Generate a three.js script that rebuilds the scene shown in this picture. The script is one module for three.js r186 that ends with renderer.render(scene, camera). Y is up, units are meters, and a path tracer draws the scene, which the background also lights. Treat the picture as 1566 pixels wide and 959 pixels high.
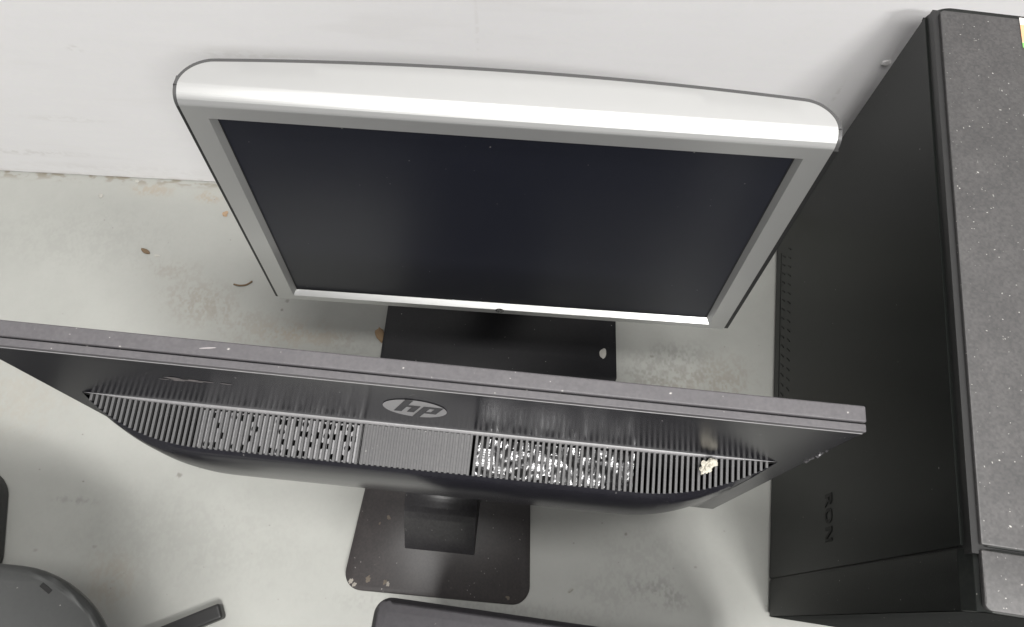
import * as THREE from 'three';
import { mergeGeometries, toCreasedNormals } from 'three/addons/utils/BufferGeometryUtils.js';
import { RoundedBoxGeometry } from 'three/addons/geometries/RoundedBoxGeometry.js';
import { FontLoader } from 'three/addons/loaders/FontLoader.js';
import { TextGeometry } from 'three/addons/geometries/TextGeometry.js';

const R = (d) => d * Math.PI / 180;
const scene = new THREE.Scene();

// ---------- camera (held above the equipment, looking steeply down) ----------
const camera = new THREE.PerspectiveCamera(44.41, 1566 / 959, 0.02, 30);
camera.position.set(0.0040, 0.8602, 0.5075);
camera.rotation.order = 'YXZ';
camera.rotation.set(R(-67.983), R(2.633), R(0.7005));

// ---------- light: dim grey room light plus two ceiling lamps and an added overhead fill ----------
scene.background = new THREE.Color().setRGB(0.13, 0.13, 0.135);
const renderer = new THREE.WebGLRenderer({ antialias: true });
renderer.setSize(1566, 959);
renderer.shadowMap.enabled = true;
renderer.toneMapping = THREE.LinearToneMapping;
renderer.toneMappingExposure = 1.0;

// ---------- helpers ----------
const used = new Map();
function numbered(name) {
  const n = used.get(name) || 0; used.set(name, n + 1);
  return n ? name + '_' + String(n).padStart(3, '0') : name;
}
function shade(o) { o.traverse((m) => { if (m.isMesh) { m.castShadow = true; m.receiveShadow = true; } }); return o; }
function mesh(name, geo, mat, parent) {
  const m = new THREE.Mesh(geo, mat); m.name = name; m.castShadow = m.receiveShadow = true;
  parent.add(m); return m;
}
function thing(name, label, category, pos = [0, 0, 0], group) {
  const g = new THREE.Group(); g.name = numbered(name); g.position.set(...pos);
  g.userData = { label, category }; if (group) g.userData.group = group;
  scene.add(g); return g;
}
function single(name, geo, mat, label, category, pos = [0, 0, 0], group) {
  const m = mesh(numbered(name), geo, mat, scene); m.position.set(...pos);
  m.userData = { label, category }; if (group) m.userData.group = group;
  return m;
}
function structure(name, geo, mat) { const m = mesh(name, geo, mat, scene); m.userData = { kind: 'structure' }; return m; }
function rng(seed) { let s = seed >>> 0; return () => { s = (s + 0x6D2B79F5) >>> 0; let t = Math.imul(s ^ (s >>> 15), 1 | s); t = (t + Math.imul(t ^ (t >>> 7), 61 | t)) ^ t; return ((t ^ (t >>> 14)) >>> 0) / 4294967296; }; }
const hash = (x, y, s) => { let h = Math.imul(x, 374761393) + Math.imul(y, 668265263) + Math.imul(s, 974634317); h = Math.imul(h ^ (h >>> 13), 1274126177); return ((h ^ (h >>> 16)) >>> 0) / 4294967296; };
function vn(x, y, s) {
  const xi = Math.floor(x), yi = Math.floor(y), fx = x - xi, fy = y - yi, u = fx * fx * (3 - 2 * fx), v = fy * fy * (3 - 2 * fy);
  const a = hash(xi, yi, s), b = hash(xi + 1, yi, s), c = hash(xi, yi + 1, s), d = hash(xi + 1, yi + 1, s);
  return a + (b - a) * u + (c - a) * v + (a - b - c + d) * u * v;
}
function fbm(x, y, s, o = 4) { let t = 0, a = 0.5, n = 0; for (let i = 0; i < o; i++) { t += a * vn(x, y, s + i); n += a; a *= 0.5; x *= 2.03; y *= 2.03; } return t / n; }
const toS = (c) => Math.max(0, Math.min(255, Math.round(255 * (c <= 0.0031308 ? 12.92 * c : 1.055 * Math.pow(c, 1 / 2.4) - 0.055))));
// texture of linear colours: fn(u, v) -> [r, g, b]
function colourTexture(w, h, fn) {
  const d = new Uint8Array(w * h * 4);
  for (let j = 0; j < h; j++) for (let i = 0; i < w; i++) {
    const c = fn((i + 0.5) / w, (j + 0.5) / h), k = 4 * (j * w + i);
    d[k] = toS(c[0]); d[k + 1] = toS(c[1]); d[k + 2] = toS(c[2]); d[k + 3] = 255;
  }
  const t = new THREE.DataTexture(d, w, h); t.colorSpace = THREE.SRGBColorSpace;
  t.wrapS = t.wrapT = THREE.RepeatWrapping; t.magFilter = THREE.LinearFilter; t.minFilter = THREE.LinearMipmapLinearFilter; t.generateMipmaps = true; t.needsUpdate = true;
  return t;
}
function greyTexture(w, h, fn) {
  const d = new Uint8Array(w * h * 4);
  for (let j = 0; j < h; j++) for (let i = 0; i < w; i++) { const c = Math.max(0, Math.min(255, Math.round(255 * fn((i + 0.5) / w, (j + 0.5) / h)))), k = 4 * (j * w + i); d[k] = d[k + 1] = d[k + 2] = c; d[k + 3] = 255; }
  const t = new THREE.DataTexture(d, w, h);
  t.wrapS = t.wrapT = THREE.RepeatWrapping; t.magFilter = THREE.LinearFilter; t.needsUpdate = true;
  return t;
}
// uv in metres by the dominant axis of each face
function metricUV(geo, scale = 1) {
  const g = geo.index ? geo.toNonIndexed() : geo; const p = g.attributes.position, n = g.attributes.normal, uv = new Float32Array(p.count * 2);
  for (let i = 0; i < p.count; i += 3) {
    const nx = Math.abs(n.getX(i) + n.getX(i + 1) + n.getX(i + 2)), ny = Math.abs(n.getY(i) + n.getY(i + 1) + n.getY(i + 2)), nz = Math.abs(n.getZ(i) + n.getZ(i + 1) + n.getZ(i + 2));
    for (let k = i; k < i + 3; k++) {
      const x = p.getX(k), y = p.getY(k), z = p.getZ(k);
      const [a, b] = ny >= nx && ny >= nz ? [x, z] : nx >= nz ? [z, y] : [x, y];
      uv[2 * k] = a * scale; uv[2 * k + 1] = b * scale;
    }
  }
  g.setAttribute('uv', new THREE.BufferAttribute(uv, 2)); return g;
}
const clean = (g) => { const c = g.index ? g.toNonIndexed() : g; for (const k of Object.keys(c.attributes)) if (!['position', 'normal', 'uv'].includes(k)) c.deleteAttribute(k); return c; };
const merge = (...gs) => mergeGeometries(gs.flat().map((g) => metricUV(clean(g))));
const box = (x0, x1, y0, y1, z0, z1) => new THREE.BoxGeometry(x1 - x0, y1 - y0, z1 - z0).translate((x0 + x1) / 2, (y0 + y1) / 2, (z0 + z1) / 2);
const rbox = (x0, x1, y0, y1, z0, z1, r, seg = 3) => new RoundedBoxGeometry(x1 - x0, y1 - y0, z1 - z0, seg, r).translate((x0 + x1) / 2, (y0 + y1) / 2, (z0 + z1) / 2);
// polygon with rounded corners; pts = [x, y, radius]
function roundPoly(pts) {
  const s = new THREE.Shape(), n = pts.length;
  for (let i = 0; i < n; i++) {
    const [x, y, r = 0] = pts[i], a = pts[(i + n - 1) % n], b = pts[(i + 1) % n];
    const da = Math.hypot(a[0] - x, a[1] - y), db = Math.hypot(b[0] - x, b[1] - y), k = Math.min(r, da / 2.01, db / 2.01);
    const p = [x + (a[0] - x) / da * k, y + (a[1] - y) / da * k], q = [x + (b[0] - x) / db * k, y + (b[1] - y) / db * k];
    if (i) s.lineTo(...p); else s.moveTo(...p);
    if (r) { const c = 0.5523; s.bezierCurveTo(p[0] + (x - p[0]) * c, p[1] + (y - p[1]) * c, q[0] + (x - q[0]) * c, q[1] + (y - q[1]) * c, q[0], q[1]); }
  }
  s.closePath(); return s;
}
// a plate lying flat: plan points [x, z, radius], from y0 up to y1
function plate(pts, y0, y1, bevel = 0.0015, seg = 3) {
  const s = roundPoly(pts.map(([x, z, r]) => [x, -z, r]));
  const g = new THREE.ExtrudeGeometry(s, { depth: y1 - y0 - 2 * bevel, bevelEnabled: bevel > 0, bevelThickness: bevel, bevelSize: bevel, bevelOffset: -bevel, bevelSegments: seg, curveSegments: 10 });
  return toCreasedNormals(g.rotateX(-Math.PI / 2).translate(0, y0 + bevel, 0), R(50));
}
// grid of points -> surface; rows[j][i] = [x, y, z]
function gridSurface(rows, crease = 35) {
  const pos = [];
  for (let j = 0; j + 1 < rows.length; j++) for (let i = 0; i + 1 < rows[j].length; i++) {
    const a = rows[j][i], b = rows[j][i + 1], c = rows[j + 1][i + 1], d = rows[j + 1][i];
    pos.push(...a, ...d, ...c, ...a, ...c, ...b);
  }
  const g = new THREE.BufferGeometry(); g.setAttribute('position', new THREE.Float32BufferAttribute(pos, 3)); g.computeVertexNormals();
  return toCreasedNormals(g, R(crease));
}
function lump(r, seed, sy = 0.6, detail = 2, rough = 0.5) {
  const g = new THREE.IcosahedronGeometry(r, detail), p = g.attributes.position;
  for (let i = 0; i < p.count; i++) {
    const x = p.getX(i) / r, y = p.getY(i) / r, z = p.getZ(i) / r, k = 1 + rough * (fbm(x * 1.7 + z * 0.9 + 9, y * 1.7 - z * 1.3 + 9, seed, 3) * 2 - 1);
    p.setXYZ(i, x * k * r, y * k * r * sy, z * k * r);
  }
  g.computeVertexNormals(); return g;
}
const mat = (c, roughness, o = {}) => { const m = new THREE.MeshPhysicalMaterial({ roughness, ...o }); m.color.setRGB(...(Array.isArray(c) ? c : [c, c, c])); return m; };
const place = (m, [x, y, z], [rx, ry, rz]) => { m.position.set(x, y, z); m.rotation.order = 'YXZ'; m.rotation.set(rx, ry, rz); return m; };

// ---------- materials ----------
const smooth = (a, b, x) => { const t = Math.max(0, Math.min(1, (x - a) / (b - a))); return t * t * (3 - 2 * t); };
const mix3 = (a, b, t) => [a[0] + (b[0] - a[0]) * t, a[1] + (b[1] - a[1]) * t, a[2] + (b[2] - a[2]) * t];
// dirt on the floor: [x, z, rx, rz, amount, colour]
const BROWN = [0.20, 0.155, 0.10], GREY = [0.16, 0.16, 0.145], OCHRE = [0.34, 0.24, 0.13];
const stains = [
  [0.164, 0.225, 0.050, 0.030, 0.75, GREY], [0.191, 0.197, 0.035, 0.016, 0.55, GREY], [0.244, 0.223, 0.035, 0.030, 0.45, BROWN], [0.20, 0.245, 0.07, 0.03, 0.5, BROWN],
  [-0.396, 0.159, 0.050, 0.022, 0.55, BROWN], [-0.436, 0.126, 0.040, 0.014, 0.45, BROWN], [-0.379, 0.183, 0.050, 0.020, 0.45, BROWN], [-0.32, 0.20, 0.05, 0.03, 0.35, BROWN],
  [-0.253, 0.202, 0.060, 0.018, 0.55, OCHRE], [-0.20, 0.215, 0.045, 0.020, 0.4, GREY], [-0.487, 0.016, 0.030, 0.010, 0.7, OCHRE], [-0.41, 0.022, 0.018, 0.010, 0.8, OCHRE],
  [0.107, 0.473, 0.040, 0.020, 0.45, GREY], [0.156, 0.462, 0.030, 0.012, 0.8, GREY], [0.172, 0.474, 0.022, 0.012, 0.85, GREY], [0.14, 0.43, 0.05, 0.03, 0.35, GREY],
  [-0.479, 0.409, 0.025, 0.004, 0.7, GREY], [-0.42, 0.49, 0.03, 0.03, 0.4, OCHRE], [-0.05, 0.494, 0.14, 0.012, 0.5, GREY], [-0.35, 0.44, 0.16, 0.06, 0.22, GREY],
  [-0.55, 0.09, 0.12, 0.05, 0.25, GREY], [-0.60, 0.30, 0.10, 0.05, 0.25, OCHRE], [0.05, 0.53, 0.12, 0.03, 0.5, GREY],
];
const spots = [[-0.370, 0.375, 0.0035], [-0.444, 0.456, 0.0035], [-0.506, 0.463, 0.003], [-0.366, 0.222, 0.002], [-0.285, 0.16, 0.003], [-0.29, 0.172, 0.002], [0.156, 0.205, 0.003], [0.168, 0.233, 0.0022], [0.10, 0.40, 0.0018], [0.126, 0.41, 0.0018], [0.20, 0.44, 0.002]];
{
  const rs = rng(41);
  for (let i = 0; i < 420; i++) spots.push([-0.75 + 1.5 * rs(), rs(), 0.0005 + 0.0012 * rs() * rs()]);
}
const FX = 1.5, FZ = 1.0, cells = new Map();
for (const s of spots) for (let a = -1; a <= 1; a++) for (let b = -1; b <= 1; b++) { const k = (Math.floor(s[0] / 0.02) + a) + ',' + (Math.floor(s[1] / 0.02) + b); if (!cells.has(k)) cells.set(k, []); cells.get(k).push(s); }
const floorTexture = colourTexture(2048, 1365, (u, v) => {
  const x = (u - 0.5) * FX, z = v * FZ;
  const n1 = fbm(x * 9 + 40, z * 9, 3, 4), n2 = fbm(x * 60 + 40, z * 60, 9, 3), n3 = fbm(x * 300, z * 300 + 70, 17, 2);
  let c = mix3([0.350, 0.354, 0.330], [0.385, 0.388, 0.364], n1);
  c = c.map((k) => k * (0.965 + 0.05 * n2 + 0.03 * n3));
  for (const [sx, sz, rx, rz, amt, col] of stains) {
    const d = Math.hypot((x - sx) / rx, (z - sz) / rz); if (d > 1.6) continue;
    const g = smooth(1.6, 0.2, d) * smooth(0.40, 0.72, 0.5 * fbm(x * 110, z * 110, 23, 4) + 0.5 * fbm(x * 420, z * 300, 29, 2) + 0.12 * (1 - d));
    c = mix3(c, col, Math.min(0.85, amt * 0.44 * g + amt * 0.06 * smooth(1.6, 0, d)));
  }
  // grime caught in the joint at the wall
  const gr = smooth(0.014, 0.0, z) * smooth(0.48, 0.72, fbm(x * 90, z * 160, 31, 3)); c = mix3(c, [0.22, 0.19, 0.14], 0.75 * gr);
  const near = cells.get(Math.floor(x / 0.02) + ',' + Math.floor(z / 0.02));
  if (near) for (const [sx, sz, r] of near) { const d = Math.hypot(x - sx, (z - sz) * (0.8 + 0.9 * hash(Math.round(sx * 9999), 3, 5))) / (r * (0.35 + 1.1 * fbm(x * 600, z * 600, 51, 3))); if (d < 1.2) c = mix3(c, [0.15, 0.14, 0.12], (0.3 + 0.4 * hash(Math.round(sz * 9999), 8, 6)) * smooth(1.2, 0.4, d)); }
  return c;
});
floorTexture.wrapS = floorTexture.wrapT = THREE.MirroredRepeatWrapping;
const wallTexture = colourTexture(2048, 1024, (u, v) => {
  const x = (u - 0.5) * 1.6, y = v * 0.8;
  const n1 = fbm(x * 5 + 11, y * 5, 61, 4), n2 = fbm(x * 18, y * 140, 67, 3), n3 = fbm(x * 240, y * 240, 71, 2);
  let c = mix3([0.765, 0.757, 0.762], [0.82, 0.815, 0.82], n1).map((k) => k * (0.985 + 0.02 * n2 + 0.012 * n3));
  const smear = smooth(0.60, 0.82, fbm(x * 7 + 3, y * 42, 77, 4)); c = mix3(c, [0.42, 0.39, 0.35], 0.07 * smear);
  for (const [sx, sy, rx, ry, a] of [[-0.46, 0.246, 0.008, 0.005, 0.6], [-0.286, 0.249, 0.06, 0.006, 0.3], [0.302, 0.234, 0.002, 0.02, 0.4], [-0.055, 0.30, 0.002, 0.04, 0.3], [-0.626, 0.049, 0.08, 0.007, 0.45], [-0.537, 0.124, 0.05, 0.006, 0.3], [-0.50, 0.02, 0.2, 0.012, 0.15]]) {
    const d = Math.hypot((x - sx) / rx, (y - sy) / ry); if (d < 1.5) c = mix3(c, [0.42, 0.39, 0.35], 0.5 * a * smooth(1.5, 0.1, d) * smooth(0.35, 0.65, fbm(x * 150, y * 220, 83, 3)));
  }
  const gr = smooth(0.010, 0.0, y) * smooth(0.30, 0.7, fbm(x * 70, y * 120, 87, 3)); return mix3(c, [0.34, 0.30, 0.25], 0.35 * gr);
});
wallTexture.wrapS = wallTexture.wrapT = THREE.MirroredRepeatWrapping;
// dust: base colour with pale specks and a film broken up by noise; uv in metres, one tile = 0.25 m
function dusty(base, dust, film, speck, seed, size = 512) {
  const rs = rng(seed), n = Math.round(speck), list = [];
  for (let i = 0; i < n; i++) list.push([rs(), rs(), 0.0009 + 0.0022 * rs() * rs(), 0.4 + 0.6 * rs(), rs() * 3.1, 1 + 2 * rs() * rs()]);
  const g = new Map(); for (const s of list) for (let a = -1; a <= 1; a++) for (let b = -1; b <= 1; b++) { const k = (Math.floor(s[0] * 32) + a) + ',' + (Math.floor(s[1] * 32) + b); if (!g.has(k)) g.set(k, []); g.get(k).push(s); }
  const t = colourTexture(size, size, (u, v) => {
    const f = film * (0.58 + 0.48 * fbm(u * 10, v * 10, seed, 4)) * (0.55 + 0.9 * fbm(u * 160, v * 160, seed + 5, 2));
    let c = mix3(base, dust, Math.min(1, f));
    const near = g.get(Math.floor(u * 32) + ',' + Math.floor(v * 32));
    if (near) for (const [x, y, r, a, q, st] of near) { const dx = (u - x) * Math.cos(q) + (v - y) * Math.sin(q), dy = (v - y) * Math.cos(q) - (u - x) * Math.sin(q), d = Math.hypot(dx / st, dy) / r; if (d < 1) c = mix3(c, [0.55, 0.53, 0.5], a * smooth(1, 0.3, d)); }
    return c;
  });
  t.repeat.set(4, 4); return t;
}
const grainBump = greyTexture(512, 512, (u, v) => 0.5 * fbm(u * 170, v * 170, 101, 2) + 0.5 * hash(Math.floor(u * 512), Math.floor(v * 512), 7)); grainBump.repeat.set(8, 8);
const M = {
  floor: mat(1, 0.42, { map: floorTexture, specularIntensity: 0.6 }),
  wall: mat(1, 0.6, { map: wallTexture }),
  silver: mat([0.575, 0.578, 0.57], 0.42, { metalness: 0.75 }),
  shell: mat(0.035, 0.5, { bumpMap: grainBump, bumpScale: 0.00005 }),
  rim: mat(0.07, 0.42),
  screen: mat(1, 0.34, { specularIntensity: 0.8, map: dusty([0.0095, 0.0105, 0.0165], [0.06, 0.062, 0.07], 0.05, 26, 199) }),
  base1: mat(1, 0.42, { specularIntensity: 0.6, map: dusty([0.010, 0.010, 0.012], [0.12, 0.12, 0.12], 0.06, 60, 201) }),
  gloss: mat(1, 0.24, { specularIntensity: 0.75, map: dusty([0.009, 0.009, 0.0125], [0.13, 0.125, 0.13], 0.06, 45, 203) }),
  bezel2: mat(1, 0.55, { map: dusty([0.062, 0.059, 0.064], [0.19, 0.18, 0.185], 0.28, 260, 207), bumpMap: grainBump, bumpScale: 0.00004 }),
  slat: mat(1, 0.5, { map: dusty([0.052, 0.052, 0.056], [0.19, 0.186, 0.182], 0.36, 520, 211), bumpMap: grainBump, bumpScale: 0.00004 }),
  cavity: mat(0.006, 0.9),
  zinc: mat(1, 0.4, { metalness: 0.35, map: dusty([0.24, 0.24, 0.25], [0.40, 0.39, 0.385], 0.35, 160, 213) }),
  foil: mat(1, 0.24, { metalness: 0.9, map: dusty([0.15, 0.15, 0.155], [0.34, 0.34, 0.34], 0.3, 100, 217) }),
  print: mat([0.29, 0.285, 0.29], 0.45),
  base2: mat(1, 0.40, { map: dusty([0.022, 0.020, 0.022], [0.13, 0.115, 0.105], 0.24, 180, 219) }),
  neck: mat(1, 0.30, { map: dusty([0.022, 0.021, 0.023], [0.15, 0.145, 0.15], 0.32, 120, 223) }),
  sidePanel: mat(1, 0.34, { specularIntensity: 0.28, map: dusty([0.006, 0.0075, 0.0068], [0.10, 0.10, 0.095], 0.03, 14, 227), bumpMap: grainBump, bumpScale: 0.00003 }),
  towerTop: mat(1, 0.5, { map: dusty([0.026, 0.026, 0.027], [0.125, 0.12, 0.118], 0.50, 560, 229, 1024), bumpMap: grainBump, bumpScale: 0.00006 }),
  plastic: mat(1, 0.42, { specularIntensity: 0.4, map: dusty([0.007, 0.0085, 0.0078], [0.09, 0.09, 0.085], 0.09, 120, 237), bumpMap: grainBump, bumpScale: 0.00006 }),
  matte: mat(1, 0.9, { specularIntensity: 0.08, map: dusty([0.011, 0.012, 0.012], [0.09, 0.09, 0.085], 0.06, 40, 239) }),
  emboss: mat(0.0045, 0.45, { specularIntensity: 0.24 }),
  darkGrey: mat(1, 0.55, { map: dusty([0.022, 0.0235, 0.023], [0.10, 0.10, 0.097], 0.10, 30, 231) }),
  brushed: mat(1, 0.42, { map: dusty([0.036, 0.034, 0.038], [0.15, 0.145, 0.15], 0.18, 40, 233), metalness: 0.2 }),
  black: mat(0.018, 0.45),
  crumb: mat([0.56, 0.53, 0.45], 0.8),
  chip: mat([0.42, 0.41, 0.375], 0.7),
  flake: mat([0.26, 0.24, 0.21], 0.7),
  rust: mat([0.11, 0.09, 0.07], 0.7),
  twig: mat([0.16, 0.11, 0.065], 0.8),
  leaf: mat([0.30, 0.20, 0.11], 0.7),
  brown: mat([0.13, 0.055, 0.025], 0.6),
  edgeHighlight: mat(1, 0.4, { map: dusty([0.16, 0.16, 0.165], [0.36, 0.35, 0.35], 0.42, 100, 241) }),  // pale tone that stands in for highlights along edges
  paleScuff: mat([0.30, 0.28, 0.28], 0.6),
  scuff: mat([0.17, 0.155, 0.155], 0.6),
  lampBody: mat(0.75, 0.5),
};
M.glow = mat(0.8, 0.5, { emissive: new THREE.Color(1, 0.97, 0.92), emissiveIntensity: 3 });

// ---------- the setting ----------
{
  const f = box(-2.0, 2.0, -0.05, 0, -0.03, 2.4), p = f.attributes.position, uv = f.attributes.uv;
  for (let i = 0; i < p.count; i++) uv.setXY(i, p.getX(i) / FX + 0.5, p.getZ(i) / FZ);
  structure('floor', f, M.floor);
  const w = box(-2.0, 2.0, 0.0022, 2.5, -0.08, 0), q = w.attributes.position, wuv = w.attributes.uv;
  for (let i = 0; i < q.count; i++) wuv.setXY(i, q.getX(i) / 1.6 + 0.5, q.getY(i) / 0.8);
  structure('wall', w, M.wall);
}

// ---------- lamps on the ceiling, out of the picture; the overhead one is added fill ----------
function lamp(label, x, y, z, w, d, intensity, turn = 0) {
  const t = thing('ceiling_lamp', label, 'lamp', [x, y, z]); t.rotation.y = turn;
  mesh('housing', rbox(-w / 2 - 0.02, w / 2 + 0.02, 0.004, 0.06, -d / 2 - 0.02, d / 2 + 0.02, 0.008), M.lampBody, t);
  mesh('diffuser', box(-w / 2, w / 2, 0, 0.0035, -d / 2, d / 2), M.glow, t);
  const l = new THREE.RectAreaLight(new THREE.Color(1, 0.985, 0.965), intensity, w, d);
  l.position.set(0, -0.004, 0); l.rotation.x = -Math.PI / 2; t.add(l);
}
lamp('ceiling lamp in front of the wall and to the right', 0.85, 2.25, 1.75, 0.6, 0.16, 148);
lamp('long ceiling lamp facing the wall, in the middle', 0.10, 2.7, 1.7, 1.4, 0.5, 33);
lamp('added fill lamp straight above the equipment', 0.25, 2.6, 0.50, 1.2, 0.3, 20);  // added fill, lifts the shadowed floor between the monitors

// ---------- printed round emblem: disc with the two slanted letters ----------
function emblem(parent, at, r, discMat, letterMat) {
  const disc = mesh('logo', new THREE.CircleGeometry(r, 48), discMat, parent); disc.position.set(...at);
  const sl = ([X, Y]) => new THREE.Vector2((X + 0.36 * Y) * r, Y * r);
  const para = (x0, x1, y0, y1) => new THREE.ShapeGeometry(new THREE.Shape([sl([x0, y0]), sl([x1, y0]), sl([x1, y1]), sl([x0, y1])]));
  const h = merge(para(-0.56, -0.31, -0.42, 0.98), para(-0.31, -0.15, 0.18, 0.40), para(-0.15, 0.08, -0.42, 0.40));
  const p = merge(para(0.17, 0.41, -0.98, 0.40), para(0.41, 0.56, 0.20, 0.40), para(0.56, 0.78, -0.42, 0.40), para(0.41, 0.56, -0.42, -0.22));
  for (const [n, g] of [['letter_h', h], ['letter_p', p]]) mesh(n, g, letterMat, disc).position.z = 0.00025;
  return disc;
}

// ---------- silver monitor by the wall ----------
{
  const t = thing('monitor', 'silver framed widescreen monitor with dark screen facing the viewer, nearest the wall', 'monitor', [-0.0186, 0, 0.2009], 'flat monitors');
  const pose = (m) => place(m, [0, 0.2832, 0], [R(-5.117), R(-0.551), R(-0.783)]);
  const HW = 0.2238, r = 0.020, yT = 0.150, fz = 0.006, fr = 0.0115;
  const zBack = (x) => { const a = Math.abs(x), z0 = -0.0345 + 0.0100 * (x / HW) ** 2, xc = HW - r; let z = z0; if (a > xc) z = z0 + r - Math.sqrt(Math.max(0, r * r - (a - xc) ** 2)); return Math.min(z, fz - fr - 0.0003); };
  const xs = []; for (let i = 0; i <= 60; i++) xs.push(-(HW - r) + 2 * (HW - r) * i / 60);
  for (let i = 1; i <= 14; i++) { const a = Math.sin(i / 14 * Math.PI / 2); xs.push(HW - r + r * a); xs.unshift(-(HW - r) - r * a); }
  const prof = [[0.1277, fz], [0.133, fz], [yT - fr, fz]];
  for (let i = 1; i <= 12; i++) { const a = i / 12 * Math.PI / 2; prof.push([yT - fr + fr * Math.sin(a), fz - fr + fr * Math.cos(a)]); }
  const rows = [...prof.map(([y, z]) => xs.map((x) => [x, y, z]))];
  for (const k of [0.35, 0.7, 0.96]) rows.push(xs.map((x) => [x, yT, (fz - fr) + (zBack(x) - (fz - fr)) * k]));
  rows.push(xs.map((x) => [x, yT - 0.0005, zBack(x)])); rows.push(xs.map((x) => [x, yT - 0.006, zBack(x)]));
  const top = gridSurface(rows.reverse(), 30);
  const cap = (s) => { const pos = [], c = [s * HW, 0.1277, fz - fr]; for (let i = 0; i + 1 < prof.length; i++) { const a = [s * HW, ...prof[i]], b = [s * HW, ...prof[i + 1]]; pos.push(...(s > 0 ? [...c, ...b, ...a] : [...c, ...a, ...b])); } const g = new THREE.BufferGeometry(); g.setAttribute('position', new THREE.Float32BufferAttribute(pos, 3)); g.computeVertexNormals(); return g; };
  const under = box(-0.2043, 0.2043, 0.1277, 0.1285, -0.003, fz - 0.0002);
  const quad = (a, b, c, d) => { const g = new THREE.BufferGeometry(); g.setAttribute('position', new THREE.Float32BufferAttribute([...a, ...b, ...c, ...a, ...c, ...d], 3)); g.computeVertexNormals(); return g; };
  const ix = 0.2043, iy = -0.1277, cx = 0.2072, cy = -0.1312, oy = -0.1390, ty = 0.1277;
  const bars = [
    quad([-HW, oy, fz], [-cx, cy, fz], [-cx, ty, fz], [-HW, ty, fz]), quad([HW, oy, fz], [HW, ty, fz], [cx, ty, fz], [cx, cy, fz]), quad([-HW, oy, fz], [HW, oy, fz], [cx, cy, fz], [-cx, cy, fz]),
    quad([-cx, cy, fz], [-ix, iy, 0], [-ix, ty, 0], [-cx, ty, fz]), quad([cx, cy, fz], [cx, ty, fz], [ix, ty, 0], [ix, iy, 0]), quad([-cx, cy, fz], [cx, cy, fz], [ix, iy, 0], [-ix, iy, 0]),
    box(-HW, -0.2080, oy, 0.1276, -0.010, fz - 0.0004), box(0.2080, HW, oy, 0.1276, -0.010, fz - 0.0004), box(-0.2080, 0.2080, oy, -0.1316, -0.010, fz - 0.0004),
    quad([-HW, oy, fz - 0.0004], [HW, oy, fz - 0.0004], [HW, oy, fz], [-HW, oy, fz])];
  const bezel = pose(mesh('bezel', merge(top, cap(-1), cap(1), under, bars), M.silver, t));
  emblem(bezel, [-0.0011, -0.1325, fz + 0.0003], 0.0042, M.rim, M.silver);
  const screen = pose(mesh('screen', metricUV(box(-0.206, 0.206, -0.1295, 0.1295, -0.003, 0)), M.screen, t));
  // narrow black gasket round the panel
  mesh('gasket', merge(box(-0.2042, -0.2034, -0.1276, 0.1276, 0.0001, 0.0006), box(0.2034, 0.2042, -0.1276, 0.1276, 0.0001, 0.0006), box(-0.2034, 0.2034, -0.1276, -0.1268, 0.0001, 0.0006), box(-0.2034, 0.2034, 0.1268, 0.1276, 0.0001, 0.0006)), M.black, screen);
  // back shell: a little wider than the silver frame, following its curved back edge
  const off = 0.0026, outline = [];
  for (const x of xs) { const a = Math.abs(x), xc = HW - r; let nx = 0, nz = -1; if (a > xc) { const q = Math.min(1, (a - xc) / r); nx = Math.sign(x) * q; nz = -Math.sqrt(Math.max(0, 1 - q * q)); } outline.push([x + nx * off, zBack(x) + nz * off]); }
  const sh = new THREE.Shape(); sh.moveTo(-HW - off, -0.0025 * -1); outline.forEach(([x, z]) => sh.lineTo(x, -z)); sh.lineTo(HW + off, 0.0035); sh.lineTo(-HW - off, 0.0035);
  const body = new THREE.ExtrudeGeometry(sh, { depth: 0.1497 + 0.1385, bevelEnabled: false }).rotateX(-Math.PI / 2).translate(0, -0.1385, 0);
  pose(mesh('back_shell', merge(toCreasedNormals(body, R(30)), rbox(-0.15, 0.15, -0.11, 0.08, -0.066, -0.03, 0.012)), M.rim, t));
  pose(mesh('side_edge', merge(rbox(-HW - 0.0034, -HW - 0.0001, -0.1386, 0.137, -0.0045, 0.0048, 0.0006, 1)), M.black, t)); pose(mesh('side_edge', merge(rbox(HW + 0.0001, HW + 0.0046, -0.1395, 0.137, -0.0045, 0.0050, 0.0006, 1)), M.black, t));
  // the dark edge carries on round the shoulder of the frame
  const sp = new THREE.Shape(); sp.moveTo(0.012, 0.1372); sp.lineTo(-0.0049, 0.1372); sp.absarc(-(fz - fr), yT - fr, fr - 0.0012, Math.PI, Math.PI / 2, true); sp.lineTo(0.012, yT - 0.0012); sp.closePath();
  for (const [x, w] of [[-HW - 0.0030, 0.0029], [HW + 0.0001, 0.0032]]) pose(mesh('shoulder_edge', merge(new THREE.ExtrudeGeometry(sp, { depth: w, bevelEnabled: false, curveSegments: 10 }).rotateY(Math.PI / 2).translate(x, 0, 0)), M.rim, t));
  // stand
  mesh('base', merge(plate([[-0.146, 0.042, 0.009], [0.1305, 0.042, 0.009], [0.1262, -0.135, 0.02], [-0.142, -0.135, 0.02]].map(([x, z, q]) => [x, z, q]).reverse().map(([x, z, q]) => [x + 0.002, z + 0.0018, q]), 0.0, 0.011, 0.002)), M.base1, t);
  mesh('neck', merge(rbox(-0.045, 0.045, 0.009, 0.27, -0.105, -0.068, 0.008)), M.base1, t);
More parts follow.
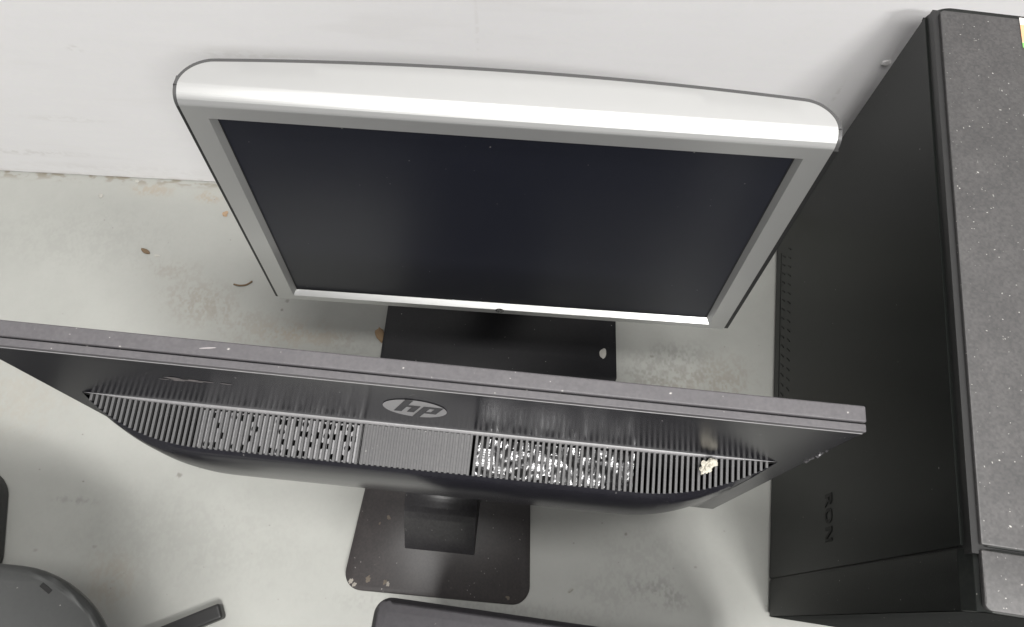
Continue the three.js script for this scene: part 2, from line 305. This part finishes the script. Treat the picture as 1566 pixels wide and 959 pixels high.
  const worn = mesh('worn_patch', metricUV(lump(0.0055, 5, 0.10, 2, 0.35)), M.chip, t); worn.position.set(0.116, 0.0112, 0.0078); worn.userData.label = 'pale chipped patch near the right edge of the base'; worn.scale.set(0.75, 1, 1.2);
}

// ---------- black monitor seen from behind ----------
{
  const P = [-0.0597, 0, 0.3876];
  const t = thing('monitor', 'black monitor seen from behind with long slatted vent and round printed emblem', 'monitor', P, 'flat monitors');
  const pose = (m) => place(m, [0, 0.2902, 0], [0, R(-2.2013), R(-1.2993)]);
  const W = 0.2534, H = 0.1579;
  pose(mesh('front_bezel', merge(rbox(-W, W, H - 0.017, H, -0.0148, -0.0052, 0.0012), rbox(-W, W, -H, -H + 0.02, -0.0148, -0.0052, 0.0012), rbox(-W, -W + 0.017, -H + 0.02, H - 0.017, -0.0148, -0.0052, 0.001), rbox(W - 0.017, W, -H + 0.02, H - 0.017, -0.0148, -0.0052, 0.001)), M.bezel2, t));
  pose(mesh('screen', box(-W + 0.016, W - 0.016, -H + 0.019, H - 0.016, -0.0130, -0.008), M.screen, t));
  const XL = -0.2345, XR = 0.2368, L = 0.095;
  const tp = (x) => { const left = x - XL < XR - x, s = Math.min(1, Math.max(0, Math.min(x - XL, XR - x) / L)); return 1 - Math.pow(1 - s, left ? 2.5 : 2.1); };
  const core = box(-W + 0.003, W - 0.003, -H + 0.003, H - 0.003, -0.008, -0.004);
  // edge strip behind the groove
  const strip = [rbox(-W + 0.0006, W - 0.0006, H - 0.0042, H - 0.0002, -0.0042, 0.0003, 0.0006, 2)];
  const bx = []; const NX = 150; for (let i = 0; i <= NX; i++) { const k = i / NX; bx.push(XL + (XR - XL) * (0.5 - 0.5 * Math.cos(Math.PI * k)) * 0.6 + (XR - XL) * k * 0.4); }
  const RY = 0.0618;   // height of the shelf that holds the vent
  const lip = [[0.0618, 0.0], [0.0617, 0.0006], [0.0613, 0.0012], [0.0606, 0.0016], [0.0596, 0.0017], [0.0575, 0.0017]];
  const low = [[0.0520, 0.0272], [0.0560, 0.0284], [0.0548, 0.0300], [0.050, 0.0322], [0.040, 0.0342], [0.025, 0.0353], [0.005, 0.0354], [-0.015, 0.0336], [-0.035, 0.0303], [-0.06, 0.0260], [-0.085, 0.0218], [-0.11, 0.0165], [-0.135, 0.0095], [-0.150, 0.0042], [-0.156, 0.0]];
  const at = (x, [y, z]) => { const s = tp(x); return [x, RY - (RY - y) * s, z * s]; };
  const rowsOf = (pts) => pts.map((p) => bx.map((x) => at(x, p)));
  const lowRows = low.map((p) => bx.map((x) => { const s = tp(x), k = smooth(0.02, -0.03, p[0]), y = RY + (p[0] - RY) * (s + (1 - s) * k); return [x, y, p[1] * s]; }));
  const panel = rbox(-W + 0.0006, W - 0.0006, -H + 0.0006, H - 0.0046, -0.0042, 0, 0.0005, 1);
  const cover = pose(mesh('back_cover', merge(core, panel, gridSurface(lowRows, 45)), M.gloss, t));
  mesh('edge_strip', merge(strip), M.bezel2, cover);
  mesh('edge_highlight', merge(rbox(-W + 0.001, W - 0.001, H - 0.0050, H - 0.0041, -0.0010, 0.0006, 0.0003, 1)), M.edgeHighlight, cover);  // pale bead added for the bevel highlight, put into its colour
  mesh('vent_lip', merge(gridSurface(rowsOf(lip), 40)), M.edgeHighlight, cover);  // bright line along the lip is painted in by the pale colour
  mesh('scuff', new THREE.CircleGeometry(0.5, 9).scale(0.010, 0.0009, 1).rotateX(-Math.PI / 2).rotateY(0.15).translate(-0.118, H + 0.00012, -0.0100), M.paleScuff, cover);
  // inside of the vent: black sheet added over the panel for the shade of the hollow
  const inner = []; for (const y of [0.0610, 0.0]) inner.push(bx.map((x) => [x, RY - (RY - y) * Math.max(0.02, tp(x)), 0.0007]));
  mesh('vent_shade', merge(gridSurface(inner)), M.cavity, cover);
  // vent slats, one mesh each
  const pitch = 0.00375, C0 = [0.0600, 0.0016], D0 = [0.0573, 0.0287];
  const unit = metricUV(clean(new RoundedBoxGeometry(0.0019, 0.0030, 1, 1, 0.0003)));
  const slats = pose(mesh('vent', merge(box(XL + 0.004, XL + 0.006, 0.0596, 0.0600, 0.0002, 0.0004)), M.slat, t));
  for (let i = 0; i < 126; i++) {
    const x = XL + 0.0030 + pitch * i; if (tp(x) < 0.10) continue;
    const c = at(x, C0), d = at(x, D0), len = Math.hypot(c[1] - d[1], c[2] - d[2]);
    const m = mesh('slat', unit, M.slat, slats); m.scale.z = len;
    m.position.set(x, (c[1] + d[1]) / 2 - 0.0015, (c[2] + d[2]) / 2); m.rotation.x = Math.atan2(c[1] - d[1], d[2] - c[2]);
  }
  // what shows behind the slats; sheets parallel to the vent, s along x, q from top to bottom
  const sheetPoint = (x, q, depth) => [x, C0[0] + (D0[0] - C0[0]) * q - depth, C0[1] + (D0[1] - C0[1]) * q];
  const rs = rng(77);
  {
    // perforated shield plate
    const x0 = -0.152, x1 = -0.043, len = 0.0262, s = new THREE.Shape(); s.moveTo(x0, 0.001); s.lineTo(x1, 0.001); s.lineTo(x1, len - 0.001); s.lineTo(x0, len - 0.001); s.closePath();
    for (let a = 0; a < 18; a++) for (let b = 0; b < 4; b++) {
      if (rs() < 0.16 + (a < 8 && b > 0 ? 0.35 : 0)) continue;
      const hx = x0 + 0.006 + a * 0.0061 + (b % 2) * 0.003, hy = 0.0035 + b * 0.0063; if (hx > x1 - 0.004) continue;
      const h = new THREE.Path(); if (rs() < 0.65) h.absarc(hx, hy, 0.0019 + 0.0006 * rs(), 0, Math.PI * 2, true); else { const k = 0.0018; h.moveTo(hx - k, hy - k); h.lineTo(hx - k, hy + k); h.lineTo(hx + k, hy + k); h.lineTo(hx + k, hy - k); h.closePath(); }
      s.holes.push(h);
    }
    const g = new THREE.ExtrudeGeometry(s, { depth: 0.0006, bevelEnabled: false, curveSegments: 6 });
    const lay = (geo, depth) => { const p = geo.attributes.position; for (let i = 0; i < p.count; i++) { const [X, Y, Z] = sheetPoint(p.getX(i), 1 - p.getY(i) / len, depth - p.getZ(i)); p.setXYZ(i, X, Y, Z); } geo.computeVertexNormals(); return geo; };
    mesh('shield_plate', metricUV(clean(lay(g, 0.0040))), M.zinc, slats);
    // blanking plate close under the slats
    const b = new THREE.PlaneGeometry(0.0725, len - 0.001, 2, 2).translate(-0.0055, len / 2, 0);
    mesh('blanking_plate', metricUV(clean(lay(b, 0.0007))), M.slat, slats);
    // crumpled foil screen
    const f = new THREE.PlaneGeometry(0.107, len - 0.002, 90, 34).translate(0.0885, len / 2, 0), p = f.attributes.position;
    for (let i = 0; i < p.count; i++) { const x = p.getX(i), y = p.getY(i); p.setZ(i, 0.0040 * (fbm(x * 75, y * 120, 301, 3) - 0.5) + (y > len - 0.006 && Math.floor(x / 0.0045) % 2 ? 0.001 : 0)); }
    mesh('foil_screen', metricUV(clean(lay(f, 0.0062))), M.foil, slats);
    for (const [x, q, w, h] of [[0.042, 0.86, 0.004, 0.003], [0.066, 0.80, 0.010, 0.006], [0.083, 0.86, 0.009, 0.003], [0.127, 0.9, 0.008, 0.004], [0.136, 0.9, 0.003, 0.004], [0.057, 0.84, 0.003, 0.003]]) {
      const k = new THREE.CircleGeometry(0.5, 14).scale(w, h, 1).translate(x, len * (1 - q), 0); mesh('foil_hole', lay(k, 0.0036), M.cavity, slats);
    }
  }
  emblem(cover, [-0.0035, 0.1085, 0.0004], 0.0198, M.print, M.gloss);
  // scuffs in the gloss and the chewed edge on the right
  const chew = []; for (let i = 0; i < 9; i++) chew.push(lump(0.0011 + 0.0009 * rs(), 500 + i, 0.9, 1, 0.6).translate(W - 0.0014 + 0.0010 * (rs() - 0.5), 0.062 + i * 0.0054, -0.0010));
  mesh('chewed_edge', merge(chew), M.neck, cover);
  for (let i = 0; i < 22; i++) { const k = rs() * rs(), x = -0.158 + 0.034 * k + 0.010 * rs(), y = 0.1215 + 0.007 * (rs() - 0.5) * (1 - 0.6 * k); mesh('scuff', new THREE.CircleGeometry(0.5, 9).scale(0.003 + 0.008 * rs(), 0.0010 + 0.0012 * rs(), 1).rotateZ(0.1 * (rs() - 0.5)).translate(x, y, 0.00010 + 0.000012 * i), M.scuff, cover); }
  // stand
  const B = (x, z, q) => [x - 0.0008 - P[0], z - 0.0032 - P[2], q];
  mesh('base', merge(plate([B(-0.171, 0.4865, 0.020), B(0.026, 0.4925, 0.020), B(0.018, 0.30, 0.02), B(-0.150, 0.296, 0.02)], 0.0, 0.0112, 0.0022)), M.base2, t);
  const np = [[0.4455, 0.0105, 0], [0.4165, 0.0530, 0.010], [0.4040, 0.0635, 0.010], [0.385, 0.0660, 0.004], [0.385, 0.17, 0], [0.367, 0.17, 0], [0.367, 0.0105, 0]];
  const ns = roundPoly(np.map(([z, y, q]) => [-(z - 0.0038 - P[2]), y, q]));
  const ng = new THREE.ExtrudeGeometry(ns, { depth: 0.0715, bevelEnabled: true, bevelThickness: 0.0014, bevelSize: 0.0014, bevelOffset: -0.0014, bevelSegments: 2, curveSegments: 10 }).rotateY(Math.PI / 2);
  const neck = mesh('neck', merge(toCreasedNormals(ng.translate(-0.1065 - P[0], 0, 0), R(40))), M.neck, t); neck.rotation.y = R(-2.3);
  // flaked spots on the base
  const rb = rng(91);
  for (const [x, z, k] of [[-0.1441, 0.4751, 0.0026], [-0.162, 0.4785, 0.0026], [-0.1261, 0.4773, 0.0024], [0.0028, 0.4855, 0.0015], [-0.1297, 0.4125, 0.0018], [-0.1388, 0.4185, 0.0012], [-0.158, 0.4815, 0.0014], [-0.123, 0.479, 0.0016]]) {
    const c = mesh('flaked_spot', metricUV(lump(k, 600 + Math.floor(rb() * 99), 0.10, 2, 1.3)), rb() < 0.4 ? M.rust : M.flake, t); c.position.set(x - 0.0008 - P[0], 0.0113, z - 0.0032 - P[2]); c.rotation.y = rb() * 6; c.scale.x = 0.5 + rb() * 0.8;
  }
}

// ---------- black tower computer ----------
const font = await new FontLoader().loadAsync('fonts/droid/droid_sans_bold.typeface.json');
{
  const H = 0.3873, W = 0.178, D = 0.4545, r = 0.016, ps = 0.3755, seam = 0.4178;
  const t = thing('tower_computer', 'black tower computer with dusty top standing at the right edge', 'computer', [0.3143, 0, 0.0322]); t.rotation.y = R(-5.2);
  mesh('case', merge(box(0.0012, W - 0.0012, 0.012, H - 0.003, 0.002, seam + 0.004)), M.black, t);
  mesh('side_panel', merge(rbox(-0.0006, 0.0012, 0.0105, ps, 0.0015, seam - 0.0009, 0.0004, 2)), M.sidePanel, t);
  mesh('side_panel', merge(rbox(W - 0.0012, W + 0.0006, 0.0105, ps, 0.0015, seam - 0.0009, 0.0004, 2)), M.sidePanel, t);
  const arch = (y0, y1, x0, x1, q) => { const s = new THREE.Shape(); s.moveTo(x0, y0); s.lineTo(x1, y0); s.lineTo(x1, y1 - q); s.absarc(x1 - q, y1 - q, q, 0, Math.PI / 2, false); s.lineTo(x0 + q, y1); s.absarc(x0 + q, y1 - q, q, Math.PI / 2, Math.PI, false); s.closePath(); return s; };
  const run = (s, z0, z1, b) => toCreasedNormals(new THREE.ExtrudeGeometry(s, { depth: z1 - z0 - 2 * b, bevelEnabled: true, bevelThickness: b, bevelSize: b, bevelOffset: -b, bevelSegments: 2, curveSegments: 14 }).translate(0, 0, z0 + b), R(40));
  const cover = mesh('top_cover', merge(run(arch(ps + 0.0012 - 0.004, H - 0.0008, 0, W, r), 0, seam - 0.0005, 0.0008)), M.plastic, t);
  mesh('top_lid', merge(plate([[0.0055, 0.004, 0.004], [W - 0.0055, 0.004, 0.004], [W - 0.0055, seam - 0.0012, 0.001], [0.0055, seam - 0.0012, 0.001]], H - 0.0046, H, 0.0010, 2)), M.towerTop, cover);
  // front: same outline, bowed outwards
  const fs = run(arch(0.008, H - 0.0014, 0, W, r), seam + 0.0006, D, 0.0008), rows = [];
  for (let j = 0; j <= 24; j++) { const y = 0.010 + (H - 0.013) * j / 24, q = Math.max(0, y - (H - r)), ins = q > 0 ? r - Math.sqrt(Math.max(0, r * r - q * q)) : 0, row = []; for (let i = 0; i <= 28; i++) { const x = ins + (W - 2 * ins) * i / 28, k = (2 * x / W - 1); row.push([x, y, D + 0.0003 + 0.0040 * Math.sqrt(Math.max(0, 1 - k * k)) * Math.sin(Math.PI * j / 24)]); } rows.push(row); }
  const front = mesh('front_bezel', merge(fs), M.plastic, t);
  mesh('front_panel', merge(gridSurface(rows.reverse(), 40)), M.matte, front);
  mesh('front_lid', merge(plate([[0.0055, seam + 0.0016, 0.001], [W - 0.0055, seam + 0.0016, 0.001], [W - 0.0055, D - 0.001, 0.004], [0.0055, D - 0.001, 0.004]], H - 0.0050, H - 0.0006, 0.0010, 2)), M.towerTop, front);
  // rear panel frame and feet
  mesh('rear_panel', merge(box(0.004, W - 0.004, 0.014, H - 0.02, -0.0005, 0.0015)), M.zinc, t);
  for (const [x, z] of [[0.03, 0.05], [W - 0.03, 0.05], [0.03, 0.40], [W - 0.03, 0.40]]) mesh('foot', new THREE.CylinderGeometry(0.011, 0.012, 0.0125, 20).translate(x, 0.00625, z), M.black, t);
  mesh('skirt', merge(box(0.0016, W - 0.0016, 0.001, 0.012, 0.006, seam - 0.002)), M.black, t);
  // pressed vent low on the side panel: slanted slots in two rows
  const slot = new RoundedBoxGeometry(0.0008, 0.0014, 0.011, 1, 0.0003).rotateX(-0.95);
  for (let i = 0; i < 18; i++) for (let j = 0; j < 2; j++) { const m = mesh('vent_slot', slot, M.emboss, t); m.position.set(-0.0007, 0.036 + j * 0.020, 0.05 + i * 0.0115); }
  mesh('pressed_rib', box(-0.0010, -0.0004, 0.0245, 0.0256, 0.04, 0.262), M.sidePanel, t);
  const txt = new TextGeometry('RON', { font, size: 0.0150, depth: 0.0006, curveSegments: 6, bevelEnabled: false });
  txt.rotateY(-Math.PI / 2); // reads towards the front of the case
  const words = mesh('lettering', txt, M.emboss, t); words.position.set(-0.0005, 0.162, 0.3515); words.userData.label = 'pressed letters RON low on the side panel';
  // sticker on the top
  const cv = document.createElement('canvas'); cv.width = 256; cv.height = 256; const c2 = cv.getContext('2d');
  c2.fillStyle = '#f3efe9'; c2.fillRect(0, 0, 256, 256); c2.fillStyle = '#f0b48a'; c2.fillRect(0, 60, 256, 150); c2.fillStyle = '#7fc46a'; c2.fillRect(0, 212, 256, 44);
  c2.fillStyle = '#8b8f9a'; c2.fillRect(60, 26, 150, 18); c2.fillRect(50, 84, 160, 12); c2.fillRect(60, 140, 150, 14);
  const ct = new THREE.CanvasTexture(cv); ct.colorSpace = THREE.SRGBColorSpace;
  const st = mesh('sticker', new THREE.PlaneGeometry(0.044, 0.030).rotateX(-Math.PI / 2), mat(1, 0.45, { map: ct }), t); st.position.set(0.0885, H + 0.0006, 0.0185); st.userData.label = 'white and orange sticker with green edge';
}

// ---------- further equipment cut off by the lower edge of the picture ----------
{
  const t = thing('monitor', 'dark brushed monitor top with rounded corner at the bottom edge, middle', 'monitor', [0.081, 0, 0.530], 'flat monitors'); t.rotation.y = R(-4.3);
  const s = [[-0.163, -0.0225, 0.011], [0.163, -0.0225, 0.011], [0.163, 0.03, 0.012], [-0.163, 0.03, 0.012]];
  mesh('casing', merge(plate(s, 0.07, 0.35, 0.0085, 6)), M.brushed, t);
  mesh('screen', box(-0.15, 0.15, 0.09, 0.335, 0.0302, 0.0312), M.screen, t);
  mesh('neck', merge(rbox(-0.04, 0.04, 0.012, 0.09, -0.01, 0.02, 0.006)), M.black, t);
  mesh('base', merge(plate([[-0.10, -0.012, 0.03], [0.10, -0.012, 0.03], [0.10, 0.15, 0.05], [-0.10, 0.15, 0.05]], 0, 0.012, 0.003)), M.black, t);
}
{
  const t = thing('monitor', 'dark grey rounded casing with small slot and black foot, bottom left corner', 'monitor', [-0.377, 0, 0.5945], 'flat monitors');
  const pl = plate([[-0.22, -0.118, 0.02], [0.052, -0.1045, 0.055], [0.145, 0.12, 0.05], [-0.2, 0.14, 0.02]], -0.022, 0, 0.006, 5);
  const c = place(mesh('casing', merge(pl), M.darkGrey, t), [0, 0.222, 0], [R(4), 0, R(-20)]);
  const sl = mesh('cable_lock_slot', merge(rbox(-0.0048, 0.0048, -0.001, 0.0003, -0.0019, 0.0019, 0.0006)), M.cavity, c); sl.position.set(0.020, 0.0001, -0.092); sl.rotation.y = R(-35);
  mesh('neck', merge(rbox(-0.03, 0.03, 0.006, 0.205, -0.02, 0.01, 0.008)), M.black, t);
  const leg = mesh('foot', merge(rbox(-0.006, 0.196, 0, 0.014, -0.0078, 0.0078, 0.003)), M.black, t); leg.position.set(-0.092, 0, 0.0); leg.rotation.y = Math.atan2(0.60 - 0.5115, -0.296 + 0.485);
}
single('stand_base', merge(plate([[-0.11, -0.062, 0.02], [0.104, -0.044, 0.026], [0.128, 0.062, 0.02], [-0.10, 0.07, 0.02]], 0, 0.022, 0.004)), M.darkGrey, 'dark grey rounded plate on the floor cut by the left edge', 'stand base', [-0.660, 0, 0.4277]);
single('wood_offcut', merge(rbox(-0.03, 0.03, 0, 0.012, -0.015, 0.03, 0.002)), M.brown, 'small brown offcut on the floor in the bottom right corner', 'offcut', [0.555, 0, 0.492]);

// ---------- litter ----------
{
  const crumb = []; const rs = rng(17);
  for (const [x, y, z, q] of [[0, 0, 0, 0.0042], [0.0036, 0.001, -0.0028, 0.0030], [-0.0030, 0, 0.0034, 0.0030]]) crumb.push(lump(q, 700 + Math.floor(rs() * 90), 0.55, 3, 1.15).translate(x, y, z));
  single('foam_crumb', merge(crumb).scale(0.82, 0.82, 0.82), M.crumb, 'cream foam crumb caught on the vent slats', 'crumb', [0.1300, 0.3512, 0.4030]);
  const twig = new THREE.TubeGeometry(new THREE.CatmullRomCurve3([[-0.354, 0.142], [-0.346, 0.1435], [-0.338, 0.1415], [-0.332, 0.137]].map(([x, z], i) => new THREE.Vector3(x + 0.343, 0.001 + (i % 2) * 0.0006, z - 0.141))), 16, 0.0011, 6);
  single('twig', merge(twig), M.twig, 'thin bent brown twig on the floor left of the silver monitor', 'twig', [-0.343, 0, 0.141]);
  single('dark_chip', merge(lump(0.0045, 41, 0.35, 1, 0.5).scale(1.5, 1, 0.6).rotateY(-0.4)), M.twig, 'dark brown chip lying beside a tiny white flake on the floor', 'chip', [-0.472, 0.0012, 0.104]);
  single('paper_flake', merge(lump(0.0026, 43, 0.2, 1, 0.5).scale(1.4, 1, 0.8)), M.chip, 'tiny white flake beside the dark brown chip', 'flake', [-0.457, 0.0005, 0.109], 'white flakes on the floor');
  single('paper_flake', merge(lump(0.0030, 45, 0.3, 1, 0.5)), M.chip, 'white flake on the floor away from the wall joint, leftmost', 'flake', [-0.548, 0.0008, 0.029], 'white flakes on the floor');
  single('paper_flake', merge(lump(0.0028, 47, 0.3, 1, 0.5)), M.chip, 'white flake in the wall joint nearest the silver monitor', 'flake', [-0.507, 0.0008, 0.0045], 'white flakes on the floor');
  single('paper_flake', merge(lump(0.0026, 49, 0.3, 1, 0.6).scale(1.5, 1, 0.5).rotateY(0.7)), M.chip, 'white sliver right of the black stand base', 'flake', [0.068, 0.0008, 0.471], 'white flakes on the floor');
  single('dry_leaf', merge(lump(0.008, 51, 0.25, 2, 0.45).scale(0.62, 1, 1.15).rotateY(0.5)), M.leaf, 'curled brown leaf fragment beside the silver monitor base', 'leaf', [-0.167, 0.0018, 0.197]);
  single('rust_flake', merge(lump(0.0040, 53, 0.25, 2, 0.9)), mat([0.40, 0.28, 0.18], 0.7), 'small orange flake near the wall by the silver monitor', 'flake', [-0.384, 0.001, 0.046]);
  single('wall_nub', merge(lump(0.0045, 57, 0.22, 2, 0.4).rotateX(Math.PI / 2)), M.wall, 'small bump of filler on the wall left of the tower', 'bump', [0.329, 0.282, 0.0005]);
}

scene.traverse((o) => { if (o.isMesh) { o.castShadow = true; o.receiveShadow = true; } });
renderer.render(scene, camera);
